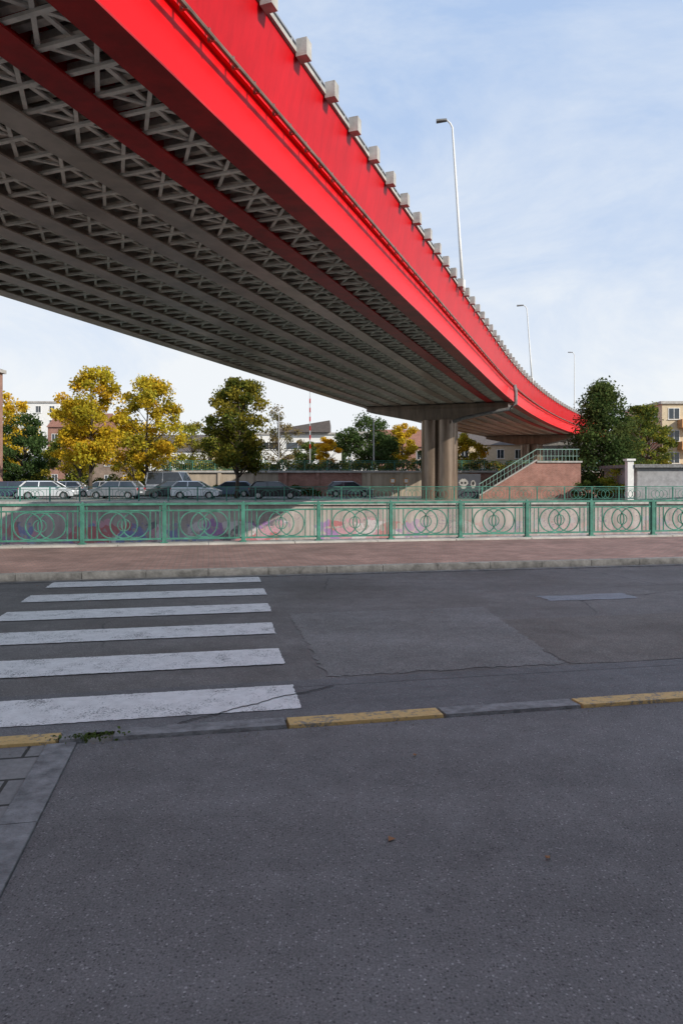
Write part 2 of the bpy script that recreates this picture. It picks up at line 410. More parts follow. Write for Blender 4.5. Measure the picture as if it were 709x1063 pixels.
def bar_railing(name, F, x0, x1, dy, z0, H, mat, post=2.0, bar=0.16, rings=True):
    mb = MB(); x = x0
    nseg = int((x1 - x0) / 5) + 1
    for i in range(nseg):
        a = x0 + (x1 - x0) * i / nseg; c = x0 + (x1 - x0) * (i + 1) / nseg
        for zz, w in ((H, .07), (H - .16, .04), (.12, .04)):
            mb.beam(F(a, dy, z0 + zz), F(c, dy, z0 + zz), w, w * .8)
    while x < x1:
        mb.beam(F(x, dy, z0), F(x, dy, z0 + H), .08, .08)
        if rings:
            for k in (-1, 0, 1):
                mb.ring(F(x + post / 2 + k * .3, dy, z0 + H * .47), (1, 0, 0), (0, 0, 1), .3, .014, 14)
            for q in (x + .22, x + post - .22): mb.beam(F(q, dy, z0 + .12), F(q, dy, z0 + H - .16), .022, .022)
        else:
            k = bar
            while k < post: mb.beam(F(x + k, dy, z0 + .12), F(x + k, dy, z0 + H - .16), .022, .022); k += bar
        x += post
    return mb.obj(name, mat)
bar_railing('green_railing', Q, -80, 80, 0.1, 0.1, 1.0, M_teal)
mb = MB(); mb.add([(-150, 52, .006), (90, 60, .006), (90, 66, .006), (-150, 66, .006)], [(0, 1, 2, 3)])
mb.obj('quay_road', asphalt('asphalt_quay', 0.12, 0.20, cracks=False))

# ------------------------------------------------------------------ BRIDGE
BA = R(20.2); bx, by = math.sin(BA), math.cos(BA)
def off(t): return max(0.0, t - 45) ** 2 / (2 * 330)
def B(t, s, z):
    s2 = s + off(t)
    return (t * bx + s2 * by, t * by - s2 * bx, z)
T0, T1 = -42.0, 118.0
TS = [T0 + 3 * i for i in range(int((T1 - T0) / 3) + 1)]
def sweep(mb, prof, mi=0, ts=TS, F=None):
    F = F or B; n = len(prof); vs = [F(t, s, z) for t in ts for s, z in prof]; fs = []
    for i in range(len(ts) - 1):
        for k in range(n):
            k2 = (k + 1) % n
            fs.append((i * n + k, (i + 1) * n + k, (i + 1) * n + k2, i * n + k2))
    fs.append(tuple(range(n))); fs.append(tuple((len(ts) - 1) * n + k for k in range(n))[::-1])
    mb.add(vs, fs, mi)
def rect(s0, s1, z0, z1): return [(s0, z0), (s1, z0), (s1, z1), (s0, z1)]
bridge = empty('bridge')
K = by
beams_s = [x * K for x in (-8.1, -9.65, -11.2, -12.75, -14.3, -15.9, -17.45, -19.0)]
mb = MB()
sweep(mb, [(-6.13, 7.64), (-6.09, 7.64), (-6.06, 8.883), (-6.10, 8.883)])
sweep(mb, rect(-6.12, -5.96, 8.884, 8.93))
mb.obj('edge_girder', M_red, bridge)
mb = MB()
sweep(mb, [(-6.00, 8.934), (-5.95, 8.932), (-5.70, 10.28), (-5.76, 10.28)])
mb.obj('fascia', M_red_dim, bridge)
# bolts along the foot of the web
mb = MB(); t = -8.0
while t < 45:
    mb.box(t, t + .03, -6.088, -6.07, 7.70, 7.73, 0, B); t += .25
mb.obj('web_bolts', M_redd, bridge)
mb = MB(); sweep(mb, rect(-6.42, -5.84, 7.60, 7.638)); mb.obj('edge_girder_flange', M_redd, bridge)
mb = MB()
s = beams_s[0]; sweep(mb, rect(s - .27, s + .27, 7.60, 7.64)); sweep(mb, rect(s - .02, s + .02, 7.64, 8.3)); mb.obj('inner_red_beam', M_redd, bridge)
mb = MB()
for s in beams_s[1:]:
    w = .27
    sweep(mb, rect(s - w, s + w, 7.60, 7.64)); sweep(mb, rect(s - .02, s + .02, 7.64, 8.3))
mb.obj('longitudinal_beams', M_beam, bridge)
mb = MB(); alls = [-6.13] + beams_s
for i in range(len(alls) - 1):
    a, c = alls[i] - .28, alls[i + 1] + .28; mid = (a + c) / 2
    sweep(mb, rect(mid - .04, mid + .04, 7.80, 7.84), 0, [T0 + 6 * k for k in range(int((T1 - T0) / 6) + 1)])
    t = T0; k = 0; st = 0.62
    while t < 100:
        mb.beam(B(t, a + .1, 7.70), B(t, c - .1, 7.70), .085, .05)
        if k % 2 == 0:
            mb.beam(B(t, a + .05, 7.735), B(t + st * 2, c - .05, 7.735), .07, .035)
            mb.beam(B(t, c - .05, 7.775), B(t + st * 2, a + .05, 7.775), .07, .035)
        t += st; k += 1
mb.obj('lattice_bracing', M_latt, bridge)
mb = MB(); t = T0
while t < T1 - 1:
    mb.box(t, t + .14, -17.8, -6.2, 7.88, 8.0, 0, B); t += .36
mb.obj('deck_ribs', M_rib, bridge)
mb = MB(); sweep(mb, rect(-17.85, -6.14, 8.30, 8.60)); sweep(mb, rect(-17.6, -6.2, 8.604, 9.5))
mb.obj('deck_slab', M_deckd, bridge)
mb = MB(); sweep(mb, rect(-18.3, -5.90, 9.504, 9.6)); mb.obj('carriageway', M_road, bridge)
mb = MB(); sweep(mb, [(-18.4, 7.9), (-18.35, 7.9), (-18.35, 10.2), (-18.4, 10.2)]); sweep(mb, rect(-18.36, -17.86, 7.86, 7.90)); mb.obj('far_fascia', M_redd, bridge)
mb = MB(); sweep(mb, rect(-5.86, -5.64, 10.284, 10.38))
t = T0 + .3
while t < T1 - 1:
    mb.box(t, t + .26, -5.66, -5.42, 10.20, 10.56, 0, B)
    t += 1.6
mb.obj('parapet_blocks', M_conc, bridge)
mb = MB()
sweep(mb, rect(-5.86, -5.80, 10.70, 10.74))
t = T0 + .3
while t < T1 - 1: mb.box(t + .1, t + .15, -5.86, -5.80, 10.39, 10.69, 0, B); t += 1.6
mb.obj('guard_rail', M_steelg, bridge)
mb = MB(); mb.tube([B(t, -5.80, 8.80) for t in TS], .045, 8)
t = T0 + .5
while t < T1 - 1:
    mb.box(t, t + .04, -5.86, -5.76, 8.745, 8.755, 0, B); mb.box(t, t + .04, -5.90, -5.86, 8.745, 8.98, 0, B); t += .8
mb.obj('service_pipe', M_pier, bridge, smooth=False)

def pier(tp):
    mb = MB()
    for (dt, ds) in ((-.62, -.62), (.62, -.62), (.62, .62), (-.62, .62)):
        c = B(tp + dt, -11.75 + ds, 0)
        mb.tube([(c[0], c[1], -0.3), (c[0], c[1], 6.35)], .70, 32, cap=False)
    mb.obj('pier_columns', M_pier, bridge, smooth=True)
    mb = MB()
    mb.hexa([B(tp - .9, -13.6, 6.35), B(tp + .9, -13.6, 6.35), B(tp + .9, -9.9, 6.35), B(tp - .9, -9.9, 6.35)],
            [B(tp - 1, -17.6, 7.2), B(tp + 1, -17.6, 7.2), B(tp + 1, -6.2, 7.2), B(tp - 1, -6.2, 7.2)])
    mb.box(tp - 1, tp + 1, -17.6, -6.2, 7.204, 7.55, 0, B)
    for s in alls: mb.box(tp - .3, tp + .3, s - .2, s + .2, 7.552, 7.598, 0, B)
    mb.obj('pier_head', M_pier, bridge)
pier(54.5); pier(-14.0); pier(96.0)
mb = MB()
pts = [B(53.3, -10.4, 6.15), B(53.2, -9.6, 6.4), B(53.2, -7.6, 6.75), B(53.2, -6.1, 7.0), B(53.2, -5.6, 7.4), B(53.2, -5.6, 8.2), B(53.2, -5.7, 8.8)]
mb.tube(pts, .14, 10); mb.obj('drain_pipe', M_conc_d, bridge, smooth=True)
mb = MB(); mb.box(118.2, 122, -19, -5, -0.2, 9.4, 0, B); mb.obj('abutment', M_conc)

# ------------------------------------------------------------------ lamps
def street_lamp(base, H, lean=(0, 0), arm=(-1, 0), al=0.7, r=.085, name='street_lamp'):
    e = empty(name, base); mb = MB()
    top = Vector((lean[0], lean[1], H))
    pts = [Vector((0, 0, 0)), top * .33, top * .66, top * .96]
    d = Vector((arm[0], arm[1], 0)).normalized()
    pts += [top * .985 + d * .08, top + d * al * .45 + Vector((0, 0, .04))]
    mb.tube(pts, [r, r * .85, r * .7, r * .55, r * .5, r * .45], 10); mb.tube([(0, 0, 0), (0, 0, .5)], [r * 1.5, r * 1.4], 10)
    mb.obj('pole', M_white, e, smooth=True)
    mb = MB(); c = top + d * al * .45 + Vector((0, 0, .05)); n = Vector((-d.y, d.x, 0))
    l = al * .95
    mb.hexa([c - n * .09 - Vector((0, 0, .05)), c + n * .09 - Vector((0, 0, .05)), c + d * l + n * .14 - Vector((0, 0, .07)), c + d * l - n * .14 - Vector((0, 0, .07))],
            [c - n * .07 + Vector((0, 0, .05)), c + n * .07 + Vector((0, 0, .05)), c + d * l + n * .1 + Vector((0, 0, .04)), c + d * l - n * .1 + Vector((0, 0, .04))])
    mb.obj('lamp_head', M_conc_d, e, bevel=.02)
street_lamp(B(30.8, -5.5, 10.1), 7.7, (-.5, 0), (-1, .15), .5, r=.075)
street_lamp(B(62.5, -5.5, 10.1), 6.9, (-.5, 0), (-1, .15), .6, r=.075)
street_lamp(B(100, -7.0, 9.6), 9.6, (0, 0), (-1, -.3), .7)
street_lamp((55.8, 150, 0), 23.6, (0, 0), (1, 0), 1.6, r=.16)

# ------------------------------------------------------------------ trees
def leaf_mat():
    m, t, b = newmat('leaves'); a = t.n.new('ShaderNodeVertexColor'); a.layer_name = 'Col'
    df = t.n.new('ShaderNodeBsdfDiffuse'); tr = t.n.new('ShaderNodeBsdfTranslucent'); mx = t.n.new('ShaderNodeMixShader')
    t.link(a.outputs[0], df.inputs[0]); t.link(a.outputs[0], tr.inputs[0]); mx.inputs[0].default_value = .4
    t.link(df.outputs[0], mx.inputs[1]); t.link(tr.outputs[0], mx.inputs[2]); t.link(mx.outputs[0], t.n['Material Output'].inputs[0])
    return m
M_leaf = leaf_mat()
def leaves_obj(name, cen, size, cols, parent=None, rng=None):
    n = len(cen)
    a = rng.normal(size=(n, 3)); a /= np.linalg.norm(a, axis=1)[:, None]
    b = rng.normal(size=(n, 3)); b -= (a * b).sum(1)[:, None] * a; b /= np.linalg.norm(b, axis=1)[:, None]
    sz = size * rng.uniform(.55, 1.3, n)[:, None]
    v = np.stack([cen - a * sz * .5, cen + b * sz * .32, cen + a * sz * .5, cen - b * sz * .32], 1).reshape(-1, 3)
    me = bpy.data.meshes.new(name); me.vertices.add(4 * n); me.vertices.foreach_set('co', v.ravel().astype(np.float32))
    me.loops.add(4 * n); me.loops.foreach_set('vertex_index', np.arange(4 * n, dtype=np.int32))
    me.polygons.add(n); me.polygons.foreach_set('loop_start', np.arange(0, 4 * n, 4, dtype=np.int32))
    me.update(calc_edges=True)
    ca_ = me.color_attributes.new(name='Col', type='FLOAT_COLOR', domain='POINT')
    cc = np.ones((4 * n, 4), np.float32); cc[:, :3] = np.repeat(cols, 4, 0); ca_.data.foreach_set('color', cc.ravel())
    me.materials.append(M_leaf)
    o = bpy.data.objects.new(name, me); sc.collection.objects.link(o)
    if parent: o.parent = parent
    return o
def tree(name, loc, H, Rr, base, cols, ncl=60, nleaf=9000, leaf=.26, seed=1, shape='round', trunk_r=None, cr=(.13, .26), lean=0):
    rng = np.random.default_rng(seed); e = empty(name, loc)
    tr = trunk_r or H * .017; h = rng.uniform(0, 1, ncl)
    if shape == 'round': prof = np.sin(np.pi * (h * .80 + .14)) ** .7
    elif shape == 'cone': prof = np.clip((1 - h) ** .75 + .08, 0, 1) * np.clip(h * 8 + .4, 0, 1)
    else: prof = np.sin(np.pi * (h * .75 + .2)) ** .5
    rr = Rr * prof * np.sqrt(rng.uniform(.05, 1, ncl)) * .86; an = rng.uniform(0, 2 * np.pi, ncl)
    C = np.stack([rr * np.cos(an) + lean * h, rr * np.sin(an), base + (H - base) * (h * .9 + .04)], 1)
    C[:, :2] *= 1 + .12 * np.sin(an * 3 + seed)[:, None]
    mb = MB(); tp = H * .82
    P = [Vector((math.sin(k * 1.7 + seed) * .12 * k / 5 + lean * k / 8, math.cos(k * 2.1 + seed) * .12 * k / 5, tp * k / 6 - .1)) for k in range(7)]
    mb.tube(P, [tr * (1.25 if k == 0 else 1) * (1 - k / 7.5) for k in range(7)], 9)
    for i in range(min(ncl, 34)):
        c = Vector(C[i]); f = max(base * .75, c.z - (.35 * math.hypot(c.x, c.y) + .8)) / tp; f = min(.95, max(.18, f)); k = f * 6; j = min(5, int(k))
        p0 = P[j].lerp(P[j + 1], k - j); md = p0.lerp(c, .5) + Vector((0, 0, .18 * (c - p0).length * .5))
        r0 = tr * (1 - f) * .5 + .02
        mb.tube([p0, md, c, c + (c - md) * .35], [r0, r0 * .6, r0 * .3, .008], 5)
    mb.obj('trunk', M_bark, e, smooth=True)
    w = rng.uniform(.4, 1.6, ncl); w /= w.sum(); idx = rng.choice(ncl, nleaf, p=w)
    crs = Rr * rng.uniform(cr[0], cr[1], ncl)
    d = rng.normal(size=(nleaf, 3)); d /= np.linalg.norm(d, axis=1)[:, None]; d *= (rng.uniform(0, 1, nleaf) ** .5)[:, None]
    d += rng.normal(size=(nleaf, 3)) * .16
    pos = C[idx] + d * crs[idx][:, None] * np.array([1.1, 1.1, .8])
    cols = np.array(cols); cc = cols[rng.integers(0, len(cols), ncl)]
    col = cc[idx] * .6 + cols[rng.integers(0, len(cols), nleaf)] * .4
    col = col * rng.uniform(.65, 1.3, nleaf)[:, None] * (rng.uniform(.75, 1.15, ncl)[idx])[:, None]
    leaves_obj('crown', pos, leaf, np.clip(col, 0, .8), e, rng)
YEL = [(.62, .43, .03), (.52, .40, .035), (.40, .36, .035), (.64, .38, .03)]
YG = [(.28, .28, .04), (.42, .34, .04), (.18, .21, .035)]
GRN = [(.075, .11, .028), (.10, .14, .035), (.055, .085, .025), (.12, .15, .035)]
DKG = [(.045, .08, .026), (.06, .10, .034), (.08, .12, .035)]
GY = [(.10, .13, .025), (.18, .165, .025), (.28, .22, .03), (.08, .105, .025)]
tree('plane_tree', (-23.0, 62.5, 0), 12.0, 3.7, 3.0, YEL, 85, 15000, .28, 11, lean=.3)
tree('plane_tree', (-18.8, 66, 0), 11.8, 4.0, 2.6, YEL + YG[:1], 85, 15000, .28, 12)
tree('plane_tree', (-8.9, 58, 0), 10.3, 3.5, 2.4, GY, 80, 15000, .26, 13, lean=.4)
tree('plane_tree', (-27.5, 72, 0), 10.5, 3.2, 2.2, YEL, 40, 6000, .28, 14)
tree('broadleaf_tree', (22.9, 60, 0), 10.4, 3.9, .8, DKG + [(.12, .145, .045)], 120, 22000, .24, 15, 'cone', cr=(.17, .31))
tree('broadleaf_tree', (35.8, 82, 0), 10.8, 3.6, 1.6, YG + GRN, 55, 8000, .3, 16)
tree('broadleaf_tree', (39.5, 88, 0), 11.2, 3.4, 1.6, GRN + YG, 55, 8000, .3, 26)
tree('pine_tree', (3.2, 85, 2.4), 7.2, 4.3, .8, DKG, 70, 12000, .28, 17)
tree('maple_tree', (-1.5, 70.5, 2.4), 3.6, 1.7, .7, [(.7, .38, .02), (.62, .42, .03)], 30, 4500, .2, 18)
tree('broadleaf_tree', (-46, 92, 0), 14.4, 4.8, 2.0, YEL, 55, 9000, .36, 19)
tree('broadleaf_tree', (-39, 84, 0), 9.8, 4.4, .6, DKG, 60, 11000, .32, 20)
tree('broadleaf_tree', (-33, 82, 0), 7.0, 3.4, .5, GRN + YG, 45, 7000, .3, 31)
tree('broadleaf_tree', (-25.5, 84, 0), 8.6, 3.8, .8, YEL + YG, 50, 8000, .3, 32)
tree('broadleaf_tree', (-18.5, 85, 0), 8.8, 3.6, 1.0, YG + [(.24, .17, .06)], 60, 8500, .27, 21)
tree('broadleaf_tree', (-14.8, 96, 0), 10.6, 3.8, 1.0, YG + YEL[:1], 50, 6500, .3, 51)
tree('broadleaf_tree', (-7.5, 82, 2.4), 8.2, 3.0, 1.0, [(.24, .18, .08), (.16, .15, .06)], 34, 2600, .25, 22)
tree('broadleaf_tree', (-14, 88, 2.4), 6.0, 3.6, .6, GRN + YG, 50, 7000, .32, 23)
tree('broadleaf_tree', (-4.6, 92, 2.4), 4.2, 2.8, .3, GRN, 36, 4500, .3, 52)
tree('broadleaf_tree', (8.3, 92, 2.4), 7.0, 3.0, 1, YEL, 40, 6000, .3, 24)
tree('broadleaf_tree', (5.2, 88, 2.4), 4.4, 2.6, .3, GRN + YG, 36, 4500, .3, 53)
tree('broadleaf_tree', (12.5, 88, 2.4), 4.6, 2.6, .5, GRN, 36, 5000, .3, 33)
tree('broadleaf_tree', (17, 92, 2.4), 5.4, 3.0, .8, YG + YEL, 40, 6000, .3, 25)
tree('yellow_bush', (22.8, 54.5, 0), 2.6, 2.7, .1, [(.36, .35, .035), (.22, .26, .035)], 45, 8000, .16, 27, 'bush')
tree('green_bush', (19.7, 54.6, 0), 1.5, 1.5, .1, GRN, 24, 3500, .15, 28, 'bush')
def hedge(name, x0, x1, y, z, hh, dep, cols, nl, seed):
    rng = np.random.default_rng(seed)
    x = rng.uniform(x0, x1, nl); top = hh * (.7 + .2 * np.sin(x * 1.3 + seed) * np.sin(x * .37) + .12 * np.sin(x * 4.1 + 1))
    p = np.stack([x, y + rng.uniform(-dep, dep, nl), z + top * rng.uniform(0, 1, nl) ** .6], 1)
    c = np.array(cols)[rng.integers(0, len(cols), nl)] * rng.uniform(.6, 1.3, nl)[:, None] * (.8 + .3 * np.sin(x * 2.1))[:, None]
    leaves_obj(name, p, .24, np.clip(c, 0, .8), None, rng)
hedge('hedge', -60, -19.4, 68.5, 0, 2.3, .8, GRN + YG, 14000, 41)
hedge('hedge', -17, -2, 66.0, 0, 1.1, .5, GRN + DKG + [(.2, .12, .05)], 4000, 42)
hedge('hedge', -18, 24, 68.6, 2.3, 1.5, .7, GRN + YG + [(.3, .16, .05)], 10000, 43)
rng = np.random.default_rng(5); P = []; Cc = []
pal = np.array(GRN + YG + [(.3, .2, .04)])
for i in range(200):
    x = rng.uniform(-190, 190); y = rng.uniform(140, 195); hh = rng.uniform(7, 13.5); r = rng.uniform(3, 5.5); c = pal[rng.integers(0, len(pal))] * .8 + .02
    k = 260; d = rng.normal(size=(k, 3)); d /= np.linalg.norm(d, axis=1)[:, None]; d *= (rng.uniform(.2, 1, k) ** .4)[:, None]
    P.append(np.array([x, y, hh * .55]) + d * np.array([r, r, hh * .48])); Cc.append(np.tile(c, (k, 1)) * rng.uniform(.7, 1.3, (k, 1)))
leaves_obj('distant_trees', np.concatenate(P), 1.2, np.clip(np.concatenate(Cc), 0, .6), None, rng)

# ------------------------------------------------------------------ buildings
def building(name, x0, x1, y0, y1, z0, H, wall, rows, cols, win=(1.2, 1.5), roof='flat', side=True, frame=None, F=None, rm=None):
    e = empty(name); frame = frame or M_white; F = F or (lambda x, y, z: (x, y, z))
    mb = MB(); mb.box(x0, x1, y0, y1, z0, z0 + H, 0, F); mb.obj('walls', wall, e)
    mb = MB()
    if roof == 'flat':
        mb.box(x0 - .25, x1 + .25, y0 - .25, y1 + .25, z0 + H + .003, z0 + H + .35, 0, F)
    else:
        ym = (y0 + y1) / 2; rh = (y1 - y0) * .32; z = z0 + H + .003
        a = [(x0 - .2, y0 - .3, z), (x1 + .2, y0 - .3, z), (x1 + .2, y1 + .3, z), (x0 - .2, y1 + .3, z), (x0 - .2, ym, z + rh), (x1 + .2, ym, z + rh)]
        mb.add([F(*p) for p in a], [(0, 1, 5, 4), (2, 3, 4, 5), (0, 4, 3), (1, 2, 5), (3, 2, 1, 0)])
        mb.box(x0 + (x1 - x0) * .7, x0 + (x1 - x0) * .7 + .7, ym - .3, ym + .3, z + rh * .5, z + rh + 1, 0, F)
    mb.obj('roof', rm or (M_roof if roof != 'flat' else M_conc), e)
    fr = MB(); gl = MB()
    def wnd(cx, cz, face):
        w, h = win
        if face == 'f':
            gl.box(cx - w / 2 + .06, cx + w / 2 - .06, y0 - .02, y0 + .05, cz + .06, cz + h - .06, 0, F)
            for a in ((cx - w / 2, cx - w / 2 + .07, cz, cz + h), (cx + w / 2 - .07, cx + w / 2, cz, cz + h), (cx - w / 2 + .07, cx + w / 2 - .07, cz + h - .07, cz + h), (cx - .03, cx + .03, cz + .07, cz + h - .07)):
                fr.box(a[0], a[1], y0 - .06, y0 + .05, a[2], a[3], 0, F)
            fr.box(cx - w / 2 - .08, cx + w / 2 + .08, y0 - .14, y0 + .05, cz - .08, cz, 0, F)
        else:
            X = x0 if face == 'l' else x1; sg = -1 if face == 'l' else 1
            def bb(m, d, a, b_, c, d_): m.box(min(X, X + sg * d), max(X, X + sg * d), a, b_, c, d_, 0, F)
            bb(gl, .02, cx - w / 2 + .06, cx + w / 2 - .06, cz + .06, cz + h - .06)
            bb(fr, .06, cx - w / 2, cx - w / 2 + .07, cz, cz + h); bb(fr, .06, cx + w / 2 - .07, cx + w / 2, cz, cz + h)
            bb(fr, .06, cx - w / 2 + .07, cx + w / 2 - .07, cz + h - .07, cz + h); bb(fr, .12, cx - w / 2 - .08, cx + w / 2 + .08, cz - .08, cz)
    fh = H / rows
    for r_ in range(rows):
        for c_ in range(cols): wnd(x0 + (x1 - x0) * (c_ + .5) / cols, z0 + fh * r_ + fh * .3, 'f')
        if side:
            ns = max(1, int((y1 - y0) / 3.2))
            for c_ in range(ns):
                for f in 'lr': wnd(y0 + (y1 - y0) * (c_ + .5) / ns, z0 + fh * r_ + fh * .3, f)
    gl.obj('window_glass', M_glass, e); fr.obj('window_frames', frame, e)
    return e
M_tan = simple('tan_render', (0.55, 0.45, 0.31), .85, var=.1); M_orange = simple('orange_render', (.5, .26, .12), .85)
M_grey = simple('grey_render', (.30, .30, .31), .85)
building('brick_building', -52, -33.2, 58, 67, 0, 12.0, M_brick, 3, 6)
building('apartment_building', 42.2, 64, 90, 102, 0, 11.6, M_tan, 4, 7, win=(1.5, 1.5))
mb = MB()
for r_ in range(3):
    for c_ in range(3): mb.box(44.2 + c_ * 6.3, 46.6 + c_ * 6.3, 88.7, 89.98, 2.6 + r_ * 2.9, 3.7 + r_ * 2.9)
mb.obj('balconies', M_orange, bpy.data.objects['apartment_building'])
building('white_apartments', -74, -62, 150, 160, 0, 18.5, M_white, 6, 4)
building('house', -58, -47, 135, 145, 0, 12, M_brick, 3, 4, roof='g', rm=M_rooft)
building('modern_building', -15, 0, 118, 130, 2.0, 7.4, M_white, 2, 3, win=(4.2, 1.3))
mb = MB(); mb.hexa([(-11, 117, 9.75), (-2, 117, 9.75), (-2, 130, 9.75), (-11, 130, 9.75)], [(-11, 117, 10.3), (-2, 117, 11.8), (-2, 130, 11.8), (-11, 130, 10.3)])
mb.obj('rooftop_volume', M_roof, bpy.data.objects['modern_building'])
building('white_hall', 1.5, 5.5, 104, 112, 2.0, 6.6, M_white, 2, 2)
building('house', -34, -24, 118, 128, 0, 6.5, M_white, 2, 3, roof='g')
building('house', -23, -16.5, 122, 132, 0, 7.0, M_tan, 2, 2, roof='g', rm=M_rooft)
building('house', -46, -36, 120, 130, 0, 6.2, M_brick2, 2, 3, roof='g', rm=M_rooft)
building('house', 6, 17, 112, 122, 1, 6.0, M_brick, 2, 4, roof='g', rm=M_rooft)
building('house', 19, 31, 114, 124, 1, 6.4, M_tan, 2, 4, roof='g')
building('house', 33, 47, 116, 126, 1, 5.6, M_brick, 2, 4, roof='g')
building('brick_townhouses', -2.5, 62, -17, -6.2, 0, 12.75, M_brick2, 4, 18, F=S, win=(1.3, 1.9), side=False)

# ------------------------------------------------------------------ raised terrace
M_terr = simple('terrace_wall', (.42, .35, .27), .9, var=.25, scale=1.2, streak=True)
def piece(x0, x1, mat, nm):
    mb = MB(); mb.box(x0, x1, 67, 100, -.1, 2.3, 0); x = x0 + .5
    while x < x1 - .4: mb.box(x, x + .35, 66.85, 66.995, 0, 2.29); x += 3.2
    mb.obj(nm, mat)
piece(-19, -6.2, M_terr, 'retaining_wall'); piece(-6.19, 2.0, M_brickp, 'brick_retaining_wall'); piece(2.01, 12.5, M_terr, 'retaining_wall'); piece(12.51, 26, M_brick, 'brick_retaining_wall')
mb = MB(); mb.box(-19.2, 26.2, 66.8, 67.3, 2.303, 2.5, 0); mb.obj('wall_coping', M_conc)
bar_railing('green_railing', lambda x, y, z: (x, y, z), -19, 26, 67.1, 2.5, .95, M_teal, post=2.2, bar=.2, rings=False)
st = empty('outdoor_staircase'); mb = MB(); N = 17; sx0, sx1, zt = 11.6, 16.0, 3.0
for i in range(N):
    a = sx0 + (sx1 - sx0) * i / N; mb.box(a, a + (sx1 - sx0) / N, 56.25, 57.95, 0, zt * (i + 1) / N)
mb.obj('steps', M_conc, st)
mb = MB()
mb.add([(sx0 - .3, 56, 0), (sx1, 56, 0), (sx1, 56, zt + .15), (sx0 - .3, 56, .25), (sx0 - .3, 56.24, 0), (sx1, 56.24, 0), (sx1, 56.24, zt + .15), (sx0 - .3, 56.24, .25)],
       [(0, 1, 2, 3), (7, 6, 5, 4), (3, 2, 6, 7), (0, 3, 7, 4), (1, 5, 6, 2), (0, 4, 5, 1)])
mb.box(sx1 + .002, 19.6, 56, 66.7, 0, zt)
mb.obj('side_walls', M_brickp, st)
mb = MB(); mb.box(sx1, 19.7, 55.9, 56.4, zt + .003, zt + .14); mb.beam((sx0 - .3, 56.1, .33), (sx1, 56.1, zt + .23), .36, .1); mb.obj('coping', M_conc, st)
mb = MB()
mb.beam((sx0 - .3, 56.1, 1.25), (sx1, 56.1, zt + 1.1), .06, .06); mb.beam((sx1, 56.1, zt + 1.1), (19.5, 56.1, zt + 1.1), .06, .06)
mb.beam((sx0 - .3, 56.1, .8), (sx1, 56.1, zt + .65), .03, .03); mb.beam((sx1, 56.1, zt + .55), (19.5, 56.1, zt + .55), .03, .03)
for k in range(17):
    x = sx0 - .3 + (sx1 - sx0 + .3) * k / 16; z = .25 + (zt - .1) * k / 16; mb.beam((x, 56.1, z), (x, 56.1, z + 1.0), .028, .028)
for k in range(12): mb.beam((sx1 + .3 * k, 56.1, zt + .1), (sx1 + .3 * k, 56.1, zt + 1.1), .028, .028)
mb.obj('handrail', simple('handrail_pale_green', (.22, .36, .31), .5), st)
gw = empty('graffiti_wall'); mb = MB(); mb.box(9.3, 12.2, 60, 60.3, 0, 2.1); mb.obj('wall', simple('black_paint', (.05, .055, .07), .7), gw)
mb = MB()
def disc(cx, cz, rx, rz, mi, y):
    mb.poly([(cx + rx * math.cos(k * math.pi / 10) * (1 + .12 * math.sin(k * 2.7)), y, cz + rz * math.sin(k * math.pi / 10) * (1 + .1 * math.cos(k * 3.1))) for k in range(20)][::-1], mi)
disc(10.7, 1.35, .40, .34, 0, 59.995); disc(10.7, .98, .24, .18, 0, 59.991); disc(10.55, 1.32, .1, .1, 1, 59.985); disc(10.86, 1.32, .1, .1, 1, 59.985)
disc(11.55, 1.2, .22, .36, 0, 59.995); disc(11.55, 1.28, .12, .18, 1, 59.99); disc(9.75, .8, .2, .3, 0, 59.995)
mb.obj('graffiti', [M_conc, M_dark], gw)
gb = empty('garage_building'); mb = MB(); mb.box(21.9, 44, 50.6, 57, 0, 2.5); mb.obj('walls', M_grey, gb)
mb = MB(); mb.box(21.6, 44.3, 50.3, 57.3, 2.503, 2.75); mb.obj('roof', M_conc_d, gb)
mb = MB()
for i in range(5): mb.box(27 + i * 3.3, 29.7 + i * 3.3, 50.57, 50.62, .1, 2.1)
mb.obj('doors', M_conc_d, gb)
mb = MB(); mb.box(21.1, 21.55, 50.4, 50.9, 0, 3.0); mb.box(21.0, 21.65, 50.3, 51.0, 3.003, 3.15); mb.obj('gate_pillar', M_white)

